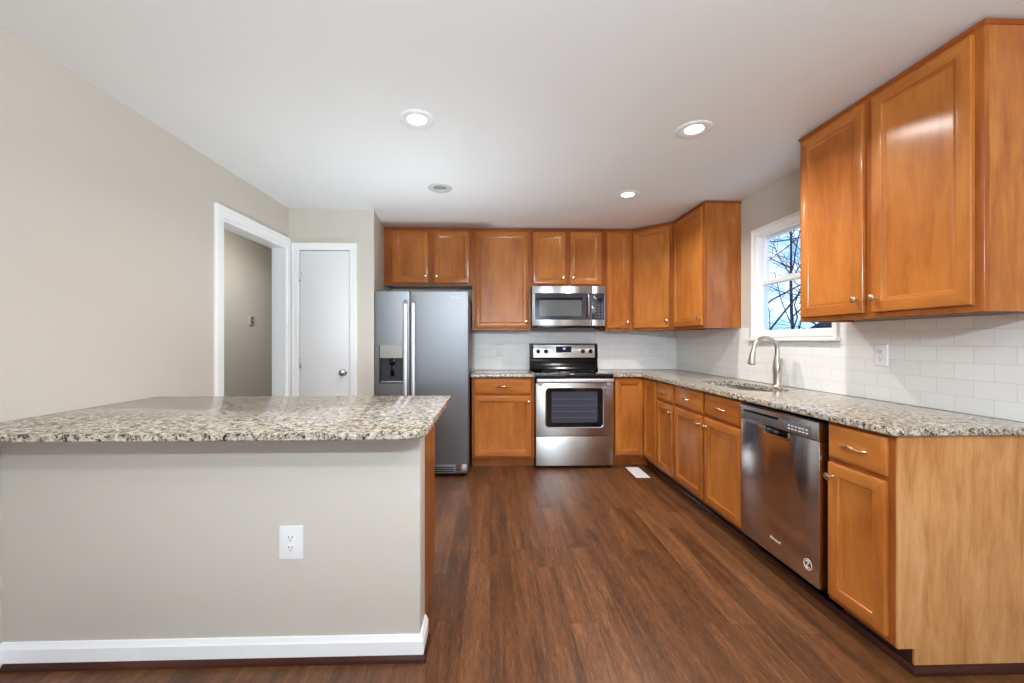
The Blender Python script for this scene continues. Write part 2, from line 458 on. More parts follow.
# closet wall with its door opening, and the side of the refrigerator alcove (a little out of square)
CX0, CX1, CZ = -1.722, -1.272, 2.07
AX = -1.054
wc = struct('wall_closet', MB().box(XL, AX - 0.06, YD, YD + 0.11, 0, H), M_WALL, 'short greige wall facing the viewer around the white closet door', 'wall')
cut(wc, MB().box(CX0, CX1, YD - 0.1, YD + 0.3, -0.1, CZ))
struct('wall_alcove', MB().prism([(AX - 0.06, YD), (AX, YD), (-1.112, 4.34), (-1.112, YB), (-1.24, YB), (-1.24, 4.30), (AX - 0.06, YD + 0.11)], 0, H), M_WALL, 'narrow greige wall side beside the refrigerator', 'wall')
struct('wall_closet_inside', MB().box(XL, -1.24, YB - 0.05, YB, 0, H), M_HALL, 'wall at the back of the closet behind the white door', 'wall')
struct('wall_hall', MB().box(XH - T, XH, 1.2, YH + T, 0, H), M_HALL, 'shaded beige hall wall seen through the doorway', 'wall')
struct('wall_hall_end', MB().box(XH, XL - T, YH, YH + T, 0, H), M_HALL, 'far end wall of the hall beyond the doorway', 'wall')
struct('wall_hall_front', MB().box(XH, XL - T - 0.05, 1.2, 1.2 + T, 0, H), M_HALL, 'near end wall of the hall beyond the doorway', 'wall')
wb = struct('wall_rear', MB().box(XL - 0.14, XR, YREAR - T, YREAR, 0, H), M_WALL, 'greige wall behind the viewer with a wide window', 'wall')
cut(wb, MB().box(-1.45, 1.65, YREAR - 0.3, YREAR + 0.1, 0.7, 2.25))

# peninsula half wall
PY0, PY1, PXE, PZ = 1.62, 1.735, -0.274, 0.913
struct('wall_peninsula', MB().box(-1.87, PXE, PY0, PY1, 0, PZ, 0.002), M_WALL, 'low greige half wall carrying the peninsula counter', 'wall')
def base_profile(th, h): return [(0, 0), (th, 0), (th, h * 0.70), (th * 0.75, h * 0.76), (th * 0.6, h * 0.86), (th * 0.35, h * 0.97), (0, h)]
def baseboard(pts_out, prof, z0):
    """profile swept along a path; pts_out = [(base point, outward unit direction)]"""
    return MB().loft([[(p[0] + d[0] * a, p[1] + d[1] * a, z0 + b) for a, b in prof] for p, d in pts_out])
bp = base_profile(0.015, 0.072)
struct('baseboard_peninsula', baseboard([((-1.87, PY0), (0, -1)), ((PXE, PY0), (1, -1)), ((PXE, PY1), (1, 0))], bp, 0.028), M_TRIM, 'white baseboard along the foot of the half wall, wrapping its end', 'baseboard')
sp_ = [(0, 0), (0.019, 0), (0.0185, 0.008), (0.015, 0.018), (0.008, 0.026), (0, 0.028)]
struct('trim_1', baseboard([((-1.87, PY0), (0, -1)), ((PXE + 0.004, PY0), (1, -1)), ((PXE + 0.004, PY1), (1, 0))], [(a * 1.15, b) for a, b in sp_], 0.0), M_SHOE, 'dark wood shoe moulding under the white peninsula baseboard', 'moulding')
bl = struct('baseboard_left', baseboard([((0, YREAR - YD), (1, 0)), ((0, PY0 - YD), (1, 0))], bp, 0.0), M_TRIM, 'white baseboard along the left wall before the peninsula', 'baseboard'); left(bl)
bl = struct('baseboard_left_beyond', baseboard([((0, PY1 - YD), (1, 0)), ((0, DW0 - 0.081 - YD), (1, 0))], bp, 0.0), M_TRIM, 'white baseboard between the peninsula and the doorway', 'baseboard'); left(bl)

def casing(mb, a, b, top, wdt, f, wr=None):
    """mitred casing around an opening: a, b opening edges, f(u, v, out) -> point"""
    k = (wr or wdt) / wdt
    prof = [(0.0, 0.0), (0.0, 0.012), (0.004, 0.015), (wdt * 0.30, 0.0165), (wdt * 0.66, 0.0175), (wdt * 0.72, 0.022), (wdt - 0.004, 0.0225), (wdt, 0.019), (wdt, 0.0)]
    path = [((a, 0), (-1, 0)), ((a, top), (-1, 1)), ((b, top), (k, 1)), ((b, 0), (k, 0))]
    return mb.loft([[f(p[0] + d[0] * q, p[1] + d[1] * q, o) for q, o in prof] for p, d in path])
# cased doorway in the left wall
m = MB()
a_, b_ = DW0 - YD, DW1 - YD
casing(m, a_, b_, DWZ, 0.079, lambda u, v, o: (o, u, v), 0.030)
casing(m, a_, b_, DWZ, 0.079, lambda u, v, o: (-T - o, u, v), 0.030)
m.box(-T, 0, a_ - 0.001, a_ + 0.018, 0, DWZ + 0.001).box(-T, 0, b_ - 0.018, b_ + 0.001, 0, DWZ + 0.001).box(-T, 0, a_ + 0.018, b_ - 0.018, DWZ - 0.018, DWZ + 0.001)
left(struct('trim_2', m, M_TRIM, 'white casing and jamb around the open doorway in the left wall', 'door casing'))

# closet door
d1 = tag(MB().box(CX0 + 0.004, CX1 - 0.004, YD + 0.004, YD + 0.039, 0.012, CZ - 0.004, 0.002).build('door_1', M_DOORP), 'plain flat white closet door with round chrome knob', 'door', kind='structure')
m = casing(MB(), CX0 - 0.002, CX1 + 0.002, CZ + 0.002, 0.062, lambda u, v, o: (u, YD - o, v))
struct('trim_3', m, M_TRIM, 'white casing around the flat closet door', 'door casing')
k = MB(); kx, kz = CX1 - 0.055, 0.965
k.lathe([(0.031, YD + 0.004), (0.031, YD - 0.001), (0.026, YD - 0.006), (0.012, YD - 0.008), (0.0105, YD - 0.026), (0.022, YD - 0.034), (0.0275, YD - 0.046), (0.026, YD - 0.058), (0.016, YD - 0.066), (0.004, YD - 0.068)], (kx, 0, kz), 'Y')
tag(k.build('door_knob', M_CHROME, d1), 'round chrome knob')
for hz in (1.83, 1.05):
    h = MB().box(CX0 - 0.012, CX0 + 0.016, YD - 0.005, YD + 0.005, hz - 0.045, hz + 0.045, 0.001)
    h.lathe([(0.006, hz - 0.047), (0.006, hz + 0.047)], (CX0 + 0.001, YD - 0.008, 0), n=12)
    tag(h.build('hinge', M_CHROME, d1), 'satin metal hinge')

# backsplash tile
TT = 0.008
ZB = 1.36
struct('trim_4', MB().box(-0.1775, XR - TT, YB - TT, YB, CT + 0.001, ZB), M_TILEB, 'white subway tile backsplash on the back wall behind the range', 'backsplash')
m = MB()
m.prism([(3.34, CT + 0.001), (4.646, CT + 0.001), (4.646, ZB), (3.34, ZB)], XR - TT, XR, 'X')
m.box(XR - TT, XR, 2.44, 3.34, CT + 0.001, 1.252).box(XR - TT, XR, 1.20, 2.44, CT + 0.001, ZB)
struct('trim_5', m, M_TILER, 'white subway tile backsplash behind the sink on the right wall', 'backsplash')

# window
wn = thing('window_1', 'white double-hung window over the sink with bare trees outside', 'window', (0, 0, 0)); wn['kind'] = 'structure'
m = casing(MB(), -WY1, -WY0, WZ1, 0.058, lambda u, v, o: (XR - o, -u, max(v, WZ0)), 0.036)
m.build('window_casing', M_TRIM, wn)
MB().box(XR - 0.045, XR + 0.05, WY0 - 0.055, WY1 + 0.1, WZ0 - 0.024, WZ0, 0.004).build('window_stool', M_TRIM, wn)
m = MB(); j = 0.010
m.box(XR, XR + 0.078, WY0, WY0 + j, WZ0, WZ1).box(XR, XR + 0.078, WY1 - j, WY1, WZ0, WZ1).box(XR, XR + 0.078, WY0 + j, WY1 - j, WZ1 - j, WZ1).box(XR + 0.05, XR + 0.09, WY0 + j, WY1 - j, WZ0 - 0.015, WZ0 + j)
m.build('window_frame', M_TRIM, wn)
def sash(name, x, z0, z1, rail_b, rail_t, stile=0.027):
    m = MB(); a, b = WY0 + j, WY1 - j
    m.box(x, x + 0.028, a, a + stile, z0, z1, 0.004).box(x, x + 0.028, b - stile, b, z0, z1, 0.004)
    m.box(x, x + 0.028, a + stile - 0.003, b - stile + 0.003, z0, z0 + rail_b, 0.004).box(x, x + 0.028, a + stile - 0.003, b - stile + 0.003, z1 - rail_t, z1, 0.004)
    s_ = m.build(name, M_TRIM, wn)
    MB().box(x + 0.012, x + 0.016, a + stile - 0.002, b - stile + 0.002, z0 + rail_b - 0.002, z1 - rail_t + 0.002).build('pane', M_GLASS, s_)
sash('lower_sash', XR + 0.010, WZ0 + 0.001, 1.725, 0.058, 0.034)
sash('upper_sash', XR + 0.040, 1.692, WZ1 - 0.010, 0.034, 0.022)
lk = MB().box(XR + 0.006, XR + 0.034, 2.86, 2.91, 1.722, 1.734, 0.003); lk.build('sash_lock', M_TRIM, wn)
# rear window behind the viewer
rw = thing('window_2', 'wide white framed window in the wall behind the viewer', 'window'); rw['kind'] = 'structure'
m = MB()
for a, b in ((-1.45, -1.40), (0.075, 0.125), (1.60, 1.65)): m.box(a, b, YREAR - 0.08, YREAR - 0.03, 0.7, 2.25)
m.box(-1.45, 1.65, YREAR - 0.08, YREAR - 0.03, 0.7, 0.75).box(-1.45, 1.65, YREAR - 0.08, YREAR - 0.03, 2.2, 2.25)
m.build('window_frame', M_TRIM, rw)
MB().box(-1.41, 1.61, YREAR - 0.058, YREAR - 0.054, 0.74, 2.21).build('pane', M_GLASS, rw)

# ------------------------------------------------------------------ cabinets
ZT = 2.439
def ring_rect(x0, x1, z0, z1, i, y): return [(x0 + i, y, z0 + i), (x1 - i, y, z0 + i), (x1 - i, y, z1 - i), (x0 + i, y, z1 - i)]
def knob(parent, x, y, z):
    m = MB().lathe([(0.0085, y), (0.0075, y - 0.004), (0.0055, y - 0.008), (0.0055, y - 0.013), (0.013, y - 0.017), (0.0168, y - 0.022), (0.0157, y - 0.027), (0.009, y - 0.030), (0.001, y - 0.0305)], (x, 0, z), 'Y', n=20)
    return m.build('knob', M_KNOB, parent)
def cab_door(parent, x0, x1, z0, z1, y=0.0, knob_at=None, rail=0.052, name='door'):
    prof = [(0, -0.001), (0, -0.014), (0.0025, -0.0175), (0.007, -0.019), (rail - 0.006, -0.019), (rail, -0.0165), (rail + 0.003, -0.0115), (rail + 0.010, -0.010), (rail + 0.0125, -0.008), (rail + 0.016, -0.0075)]
    m = MB().loft([ring_rect(x0, x1, z0, z1, i, y + yy) for i, yy in prof], mis=[1, 0, 1, 0])
    o = m.build(name, [M_WOOD, M_WOODX], parent)
    if knob_at: knob(o, knob_at[0], y - 0.0185, knob_at[1])
    return o
def drawer(parent, x0, x1, z0, z1, y=0.0, pull=True):
    prof = [(0, -0.001), (0, -0.010), (0.003, -0.0135), (0.010, -0.016), (0.014, -0.0185), (0.018, -0.019)]
    o = MB().loft([ring_rect(x0, x1, z0, z1, i, y + yy) for i, yy in prof]).build('drawer', M_WOODX, parent)
    if pull:
        cx, cz = (x0 + x1) / 2, (z0 + z1) / 2; L = 0.048
        pts = []; rad = []
        for k in range(17):
            u = -1 + k / 8
            pts.append((cx + u * (L + 0.010 * (abs(u) > 0.99)), y - 0.019 - 0.024 * (1 - abs(u) ** 3.0), cz + 0.004 * math.cos(u * PI)))
            rad.append(0.0042 + 0.0022 * (1 - abs(u)) + 0.0022 * (abs(u) > 0.95))
        MB().tube(pts, rad, 10).build('pull', M_KNOB, o)
    return o
def frame(parent, wdt, z0, z1, opens, th=0.019, name='face_frame', mt=None):
    """face frame with real openings behind the doors"""
    o = MB().box(0, wdt, 0, th, z0, z1, 0.0008, 1).build(name, mt or M_FRAME)
    c = MB()
    for a, b, c0, c1 in opens: c.box(a + 0.012, b - 0.012, -0.05, th + 0.05, c0 + 0.012, c1 - 0.012)
    cut(o, c)
    o.parent = parent
    return o
def carcass(parent, wdt, y0, y1, z0, z1, mt=None, side_t=0.016, name='carcass'):
    """open-fronted box of panels"""
    m = MB().box(0, side_t, y0, y1, z0, z1).box(wdt - side_t, wdt, y0, y1, z0, z1).box(side_t, wdt - side_t, y0, y1, z0, z0 + side_t)
    m.box(side_t, wdt - side_t, y1 - 0.006, y1, z0 + side_t, z1)
    return m
def crown(parent, wdt, z1, left=False, right=False, depth=0.315):
    prof = [(0, 0.013), (0.003, 0.013), (0.004, 0.017), (0.007, 0.024), (0.008, 0.027), (0.008, 0.0295), (0, 0.0295)]
    path = []
    if left: path.append(((0, depth), (-1, 0)))
    path.append(((0, 0), (-1 if left else 0, -1)))
    path.append(((wdt, 0), (1 if right else 0, -1)))
    if right: path.append(((wdt, depth), (1, 0)))
    return MB().loft([[(p[0] + d[0] * a, p[1] + d[1] * a, z1 - 0.030 + b) for a, b in prof] for p, d in path]).build('crown_moulding', M_CROWN, parent)

def upper(name, label, loc, rz, wdt, z0, doors, depth=0.315, left=False, right=False, cl=False, cr=False, group=None):
    """doors: (x0, x1, knob_side) ; local x runs left to right seen from the front, y=0 is the frame front"""
    t_ = thing(name, label, 'wall cabinet', loc, rz, group)
    zd0, zd1 = z0 + 0.026, ZT - 0.036
    frame(t_, wdt, z0, ZT - 0.001, [(a, b, zd0, zd1) for a, b, k in doors])
    m = MB().box(0, 0.014, 0.019, depth, z0, ZT - 0.001).box(wdt - 0.014, wdt, 0.019, depth, z0, ZT - 0.001)
    m.box(0.014, wdt - 0.014, 0.019, depth - 0.008, z0 + 0.012, z0 + 0.026).box(0.014, wdt - 0.014, 0.019, depth - 0.008, ZT - 0.02, ZT - 0.006).box(0.014, wdt - 0.014, depth - 0.008, depth - 0.002, z0 + 0.012, ZT - 0.006)
    m.build('carcass', M_SIDE, t_)
    crown(t_, wdt, ZT, cl, cr, depth)
    for a, b, k in doors:
        kx = None if k is None else ((a + 0.026 if k == 'L' else b - 0.026), zd0 + 0.066)
        cab_door(t_, a, b, zd0, zd1, 0.0, kx)
    return t_
UY = YB - 0.315           # frame front of the back uppers
UX = XR - 0.315           # frame front of the right uppers
upper('wall_cabinet', 'short two-door maple wall cabinet above the refrigerator', (-1.1085, UY, 0), 0, 0.9205, 1.836, [(0.085, 0.458, 'R'), (0.522, 0.892, 'L')], cl=False)
upper('wall_cabinet', 'tall single-door maple wall cabinet between refrigerator and microwave', (-0.187, UY, 0), 0, 0.6195, ZB, [(0.028, 0.592, 'R')])
upper('wall_cabinet', 'short two-door maple wall cabinet directly above the microwave', (0.4335, UY, 0), 0, 0.798, 1.825, [(0.022, 0.366, 'R'), (0.420, 0.752, 'L')])
upper('wall_cabinet', 'narrow single-door maple wall cabinet right of the microwave', (1.2325, UY, 0), 0, 0.2895, ZB, [(0.012, 0.256, 'R')])
# right wall, rz=-90: local x goes towards the viewer
upper('wall_cabinet', 'maple wall cabinet on the right wall between corner and window', (UX, 4.0445, 0), -PI / 2, 0.603, ZB, [(0.028, 0.575, 'R')], right=True, cr=True)
upper('wall_cabinet', 'large two-door maple wall cabinet nearest the viewer, right of the window', (UX, 2.366, 0), -PI / 2, 0.901, ZB, [(0.024, 0.422, 'R'), (0.466, 0.872, 'L')], cl=True, cr=True)
# diagonal corner wall cabinet
A = Vector((1.5235, UY)); B_ = Vector((UX, 4.0455))
dl = (B_ - A).length; ang = math.atan2(B_.y - A.y, B_.x - A.x)
t_ = thing('corner_wall_cabinet', 'maple wall cabinet set diagonally across the back right corner', 'wall cabinet', (A.x, A.y, 0), ang)
zd0, zd1 = ZB + 0.026, ZT - 0.036
frame(t_, dl, ZB, ZT - 0.001, [(0.014, dl - 0.030, zd0, zd1)])
inv = Matrix.Rotation(-ang, 2)
loc2 = lambda x, y: tuple(inv @ (Vector((x, y)) - A))
poly = [loc2(A.x + 0.014, A.y + 0.019), loc2(B_.x + 0.019, B_.y + 0.014), loc2(XR - 0.002, B_.y + 0.003), loc2(XR - 0.002, YB - 0.002), loc2(A.x + 0.003, YB - 0.002), loc2(A.x + 0.003, A.y + 0.019)]
body = MB().prism(poly, ZB + 0.012, ZT - 0.004).build('carcass', M_SIDE, t_)
crown(t_, dl, ZT)
cab_door(t_, 0.014, dl - 0.030, zd0, zd1, 0.0, (dl - 0.056, zd0 + 0.066))

BZ0, BZ1 = 0.090, CT - 0.031
def toe(parent, wdt, depth, x0=0.0, mt=None):
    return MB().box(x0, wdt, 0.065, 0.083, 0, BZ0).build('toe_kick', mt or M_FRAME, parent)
def base(name, label, loc, rz, wdt, doors, drawers, depth=0.61, zsplit=0.708, mt=None, lstile=True, cat='base cabinet'):
    t_ = thing(name, label, cat, loc, rz)
    zd0 = BZ0 + 0.024
    ops = [(a, b, zd0, zsplit if drawers else BZ1 - 0.02) for a, b, k in doors] + [(a, b, zsplit + 0.020, BZ1 - 0.016) for a, b in drawers]
    frame(t_, wdt, BZ0, BZ1, ops)
    carcass(t_, wdt, 0.019, depth - 0.001, BZ0, BZ1).build('carcass', mt or M_SIDE, t_)
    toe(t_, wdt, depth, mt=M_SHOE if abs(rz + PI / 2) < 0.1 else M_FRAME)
    zk = zsplit if drawers else BZ1 - 0.02
    for a, b, k in doors:
        kx = None if k is None else ((a + 0.026 if k == 'L' else b - 0.026), zk - 0.058)
        cab_door(t_, a, b, zd0, zk, 0.0, kx)
    for a, b in drawers: drawer(t_, a, b, zsplit + 0.020, BZ1 - 0.016)
    return t_
BY = YB - 0.61; BX = XR - 0.61
base('base_cabinet', 'maple base cabinet with one drawer between refrigerator and range', (-0.178, BY, 0), 0, 0.618, [(0.024, 0.584, 'R')], [(0.024, 0.584)])
# corner cabinet with folding L door
t_ = thing('corner_base_cabinet', 'maple corner base cabinet with a door folded around the inside corner', 'base cabinet', (1.212, BY, 0))
wa = BX - 1.212; YS = 3.706; wb_ = BY - YS
m = MB().box(0, 0.022, 0, 0.019, BZ0, BZ1).box(0.022, wa + 0.02, 0, 0.019, BZ1 - 0.03, BZ1).box(0.022, wa + 0.02, 0, 0.019, BZ0, BZ0 + 0.03)
m.box(wa, wa + 0.019, -wb_, -wb_ + 0.02, BZ0, BZ1).box(wa, wa + 0.019, -wb_ + 0.02, 0, BZ1 - 0.03, BZ1).box(wa, wa + 0.019, -wb_ + 0.02, 0, BZ0, BZ0 + 0.03)
m.build('face_frame', M_FRAME, t_)
m = MB().box(0, 0.016, 0.019, 0.608, BZ0, BZ1).box(wa + 0.019, XR - 1.214, -wb_, -wb_ + 0.016, BZ0, BZ1).box(0.016, XR - 1.214, 0.602, 0.608, BZ0, BZ1).box(XR - 1.220, XR - 1.214, -wb_ + 0.016, 0.602, BZ0, BZ1)
m.box(0.016, XR - 1.220, 0.019, 0.602, BZ0, BZ0 + 0.016).box(wa + 0.019, XR - 1.220, -wb_ + 0.016, 0.019, BZ0, BZ0 + 0.016)
m.build('carcass', M_SIDE, t_)
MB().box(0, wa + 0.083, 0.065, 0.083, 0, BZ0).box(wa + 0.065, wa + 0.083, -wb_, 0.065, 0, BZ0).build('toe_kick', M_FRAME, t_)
da = cab_door(t_, 0.028, wa - 0.016, BZ0 + 0.026, BZ1 - 0.02)
db = cab_door(t_, 0.004, wb_ - 0.030, BZ0 + 0.026, BZ1 - 0.02)
db.location = (wa, -0.019, 0); db.rotation_euler = (0, 0, -PI / 2)
# right-hand run
base('base_cabinet', 'narrow maple drawer base cabinet next to the corner cabinet', (BX, 3.7055, 0), -PI / 2, 0.359, [(0.010, 0.328, 'R')], [(0.010, 0.328)])
base('sink_base_cabinet', 'two-door maple sink base cabinet left of the dishwasher', (BX, 3.346, 0), -PI / 2, 0.914, [(0.012, 0.445, 'R'), (0.484, 0.900, 'L')], [(0.012, 0.445), (0.484, 0.900)])
YE = 1.499; YF = 1.812
eb = base('base_cabinet', 'maple base cabinet at the near end beyond the dishwasher, pale end panel', (BX, YF, 0), -PI / 2, YF - YE - 0.008, [(0.012, 0.278, 'L')], [(0.012, 0.278)])
# end panel with toe notch, outline in local (y, z)
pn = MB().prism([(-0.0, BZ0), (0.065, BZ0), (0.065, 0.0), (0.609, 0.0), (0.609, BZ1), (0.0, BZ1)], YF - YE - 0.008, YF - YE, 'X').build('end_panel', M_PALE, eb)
tag(pn, 'maple veneer end panel with window sheen in its pale colour')
# shoe mouldings
def shoe(name, pts, label): return struct(name, baseboard(pts, sp_, 0.0), M_SHOE, label, 'moulding')
shoe('trim_6', [((BX + 0.065, BY + 0.05), (-1, 0)), ((BX + 0.065, YE), (-1, -1)), ((XR, YE), (0, -1))], 'dark shoe moulding along the sink run and around its near end')

# peninsula base cabinets, facing away from the viewer
px1 = -0.300
for i, (a, b, lb) in enumerate(((-1.05, px1, 'maple base cabinet behind the free end of the half wall'), (-1.81, -1.052, 'maple base cabinet behind the half wall by the left wall'))):
    wd = b - a
    t_ = base('base_cabinet', lb, (b, 2.19, 0), PI, wd, [(0.02, wd / 2 - 0.01, 'R'), (wd / 2 + 0.01, wd - 0.02, 'L')], [(0.02, wd / 2 - 0.01), (wd / 2 + 0.01, wd - 0.02)], depth=0.452)
    if i == 0:
        MB().prism([(0.0, BZ0), (0.065, BZ0), (0.065, 0), (0.452, 0), (0.452, BZ1), (0, BZ1)], -0.006, 0.0, 'X').build('end_panel', M_SIDE, t_)

# ------------------------------------------------------------------ countertops
pz = 0.94
ol = rrect(-1.85, -0.222, 1.398, 2.336, (0.001, 0.085, 0.012, 0.001), 8)
ol = [(p[0] - (0.016 if p[0] < -1.8 and p[1] < 2 else 0.0) if p[0] < -1.8 else p[0], p[1]) for p in ol]
pc = tag(eased_slab(ol, pz - 0.027, pz).build('peninsula_countertop', M_GRANITE), 'speckled beige granite slab overhanging the half wall', 'countertop')
def arc(cx, cy, r, a0, a1, n=6): return [(cx + r * math.cos(a0 + (a1 - a0) * k / n), cy + r * math.sin(a0 + (a1 - a0) * k / n)) for k in range(n + 1)]
fx, fy = BX - 0.036, BY - 0.036
ol = [(1.2095, fy)] + [(fx - 0.03, fy)] + arc(fx - 0.03, fy - 0.03, 0.03, PI / 2, 0, 5)[1:] + arc(fx + 0.03, 1.480 + 0.03, 0.03, PI, 1.5 * PI, 6) + [(XR - 0.001, 1.480), (XR - 0.001, YB - 0.001), (1.2095, YB - 0.001)]
kc = tag(eased_slab(ol, CT - 0.030, CT).build('countertop', M_GRANITE), 'long L-shaped speckled granite countertop holding the sink', 'countertop')
SX0, SX1, SY0, SY1 = 1.665, 1.985, 2.585, 3.285
so = rrect(SX0, SX1, SY0, SY1, (0.15, 0.11, 0.11, 0.12), 8)
cut(kc, MB().prism(so, CT - 0.1, CT + 0.1))
tag(eased_slab([(-0.186, fy), (0.439, fy), (0.439, YB - 0.001), (-0.186, YB - 0.001)], CT - 0.030, CT).build('countertop', M_GRANITE), 'short speckled granite countertop between refrigerator and range', 'countertop')

# sink
sk = thing('sink', 'undermount stainless steel sink bowl in the granite countertop', 'sink', ((SX0 + SX1) / 2, (SY0 + SY1) / 2, 0.70))
def sink_ring(g, z, k=1.0):
    cx, cy = (SX0 + SX1) / 2, (SY0 + SY1) / 2
    return [((p[0] - cx) * (1 + 2 * g / (SX1 - SX0)), (p[1] - cy) * (1 + 2 * g / (SY1 - SY0)), z) for p in so]
z_ = CT - 0.0315 - 0.70
m = MB().loft([sink_ring(0.022, z_), sink_ring(0.004, z_), sink_ring(-0.002, z_ - 0.006), sink_ring(-0.008, 0.04), sink_ring(-0.016, 0.015), sink_ring(-0.04, 0.004), sink_ring(-0.10, 0.002)], cap0=False)
bo = m.build('bowl', M_SINK, sk)
sm = bo.modifiers.new('thickness', 'SOLIDIFY'); sm.thickness = 0.0015; sm.offset = -1
MB().lathe([(0.045, 0.003), (0.045, 0.005), (0.038, 0.006), (0.034, 0.0035), (0.008, 0.003)], (0, 0, 0.0005)).build('drain', M_CHROME, sk)
# faucet
FX, FY = 2.045, 2.862
fa = thing('faucet', 'brushed nickel gooseneck pull-down kitchen faucet behind the sink', 'faucet', (FX, FY, CT))
MB().lathe([(0.030, 0), (0.030, 0.006), (0.027, 0.010), (0.0255, 0.02), (0.0255, 0.085), (0.0275, 0.10), (0.029, 0.135), (0.0255, 0.175), (0.019, 0.20), (0.0165, 0.215)]).build('body', M_NICKEL, fa)
R_ = 0.085
pts = [(0, 0, 0.195), (0, 0, 0.24), (-0.001, 0, 0.262)] + [(-R_ + R_ * math.cos(a), 0, 0.265 + R_ * math.sin(a)) for a in [k * PI * 0.97 / 16 for k in range(1, 17)]]
e_ = pts[-1]
pts += [(e_[0] - 0.004, 0, e_[2] - 0.02)]
MB().tube(pts, [0.0175, 0.016] + [0.0138] * (len(pts) - 2), 14).build('spout', M_NICKEL, fa)
e_ = pts[-1]
sh = MB().tube([(e_[0], 0, e_[2] + 0.004), (e_[0] - 0.003, 0, e_[2] - 0.012), (e_[0] - 0.008, 0, e_[2] - 0.045), (e_[0] - 0.013, 0, e_[2] - 0.085), (e_[0] - 0.0135, 0, e_[2] - 0.092)], [0.0150, 0.0175, 0.0205, 0.0255, 0.0235], 16).build('spray_head', M_NICKEL, fa)
MB().tube([(e_[0] - 0.0135, 0, e_[2] - 0.092), (e_[0] - 0.014, 0, e_[2] - 0.096)], [0.021, 0.020], 16).build('spray_face', M_GREYP, sh)
MB().tube([(0, -0.018, 0.112), (0, -0.037, 0.114)], [0.0135, 0.0125], 14).tube([(0, -0.032, 0.110), (0, -0.037, 0.135), (0.002, -0.039, 0.175), (0.004, -0.038, 0.205)], [0.009, 0.0085, 0.007, 0.005], 10).build('lever', M_NICKEL, fa)

# ------------------------------------------------------------------ refrigerator
FW, FZ = 0.852, 1.698
fr = thing('refrigerator', 'stainless steel side-by-side refrigerator with ice dispenser in the alcove', 'refrigerator', (-1.049, 3.735, 0))
MB().box(0.004, FW - 0.004, 0.078, 0.80, 0.035, FZ - 0.012, 0.004).build('cabinet', M_GREYP, fr)
def fridge_door(a, b):
    n = 14; fronts = []
    r = 0.018
    for k in range(n + 1):
        u = k / n; x = a + (b - a) * u
        bul = 0.010 * (1 - (2 * u - 1) ** 2)
        ed = min(x - a, b - x)
        y = 0.012 - bul if ed > 0 else 0.03
        fronts.append((x, y))
    poly = [(a, 0.068), (a, 0.022)] + [(a + 0.003, 0.014)] + [(x, y) for x, y in fronts[1:-1]] + [(b - 0.003, 0.014), (b, 0.022), (b, 0.068)]
    return MB().prism(poly, 0.125, FZ).build('door', M_STEELZ)
SPL = 0.322
dl_ = fridge_door(0.003, SPL - 0.003); dr_ = fridge_door(SPL + 0.003, FW - 0.002)
DX0, DX1, DZ0, DZ1 = 0.045, 0.272, 0.865, 1.215
cut(dl_, MB().box(DX0, DX1, -0.1, 0.060, DZ0, DZ1))
dl_.parent = fr; dr_.parent = fr
dl_['label'] = 'narrow left freezer door with dispenser'; dr_['label'] = 'wide right refrigerator door'
ds = MB()
ds.box(DX0 + 0.001, DX1 - 0.001, 0.052, 0.059, DZ0 + 0.001, DZ1 - 0.001)
ds.box(DX0 + 0.001, DX0 + 0.010, -0.004, 0.052, DZ0 + 0.001, DZ1 - 0.001, 0.002).box(DX1 - 0.010, DX1 - 0.001, -0.004, 0.052, DZ0 + 0.001, DZ1 - 0.001, 0.002)
ds.box(DX0 + 0.010, DX1 - 0.010, -0.004, 0.052, DZ0 + 0.001, DZ0 + 0.012, 0.002)
dp = ds.build('dispenser', painted('dispenser_dark', lin(58, 58, 62), 0.35), dl_)
MB().box(DX0 + 0.010, DX1 - 0.010, -0.006, 0.050, 1.095, DZ1 - 0.001, 0.003).build('dispenser_panel', painted('dispenser_grey', lin(150, 147, 141), 0.4, 0.0, 0.02), dl_)
MB().prism([(0.052, 1.09), (0.052, 1.0), (0.043, 0.90), (0.020, 0.88), (0.051, 0.88), (0.0515, 0.9)], DX0 + 0.05, DX1 - 0.045, 'X')
MB().box(0.135, 0.185, 0.012, 0.046, 1.03, 1.096, 0.006).box(0.143, 0.177, 0.026, 0.034, 0.93, 1.035, 0.003).build('dispenser_paddle', M_BLACK, dl_)
MB().box(DX0 + 0.014, DX1 - 0.014, 0.004, 0.05, DZ0 + 0.012, DZ0 + 0.018, 0.001).build('drip_tray', M_LIGHTGREY, dl_)
def handle(parent, x):
    m = MB(); zt_, zb_ = 1.625, 0.62
    pr = []
    for k in range(25):
        u = k / 24; z = zb_ + (zt_ - zb_) * u
        off = 0.048 * min(1.0, math.sin(PI * u) * 9.0) ** 0.7 if 0 < u < 1 else 0.0
        pr.append((z, 0.006 - off))
    loops = []
    for z, y in pr:
        loops.append([(x + 0.017 * sx, y - 0.006 * sy if sy > 0 else y + 0.006, z) for sx, sy in ((-1, -1), (1, -1), (1, 0.3), (0.55, 1), (-0.55, 1), (-1, 0.3))])
    m.loft(loops); m.build('handle', M_HANDLE, parent)
handle(dl_, SPL - 0.034); handle(dr_, SPL + 0.036)
gr = MB().box(0.01, FW - 0.01, 0.045, 0.09, 0.03, 0.118, 0.004).build('kick_grille', M_STEELD, fr)
m = MB()
for z in (0.05, 0.068, 0.086): m.box(0.03, FW - 0.14, 0.043, 0.05, z, z + 0.008)
m.build('grille_slot', M_BLACK, gr)
MB().box(FW - 0.115, FW - 0.012, 0.026, 0.06, 0.055, 0.121, 0.004).build('hinge_cover', M_CHROME, fr)
for a in (0.02, FW - 0.12): MB().box(a, a + 0.10, 0.03, 0.16, FZ - 0.014, FZ + 0.012, 0.005).build('top_hinge_cover', M_GREYP, fr)
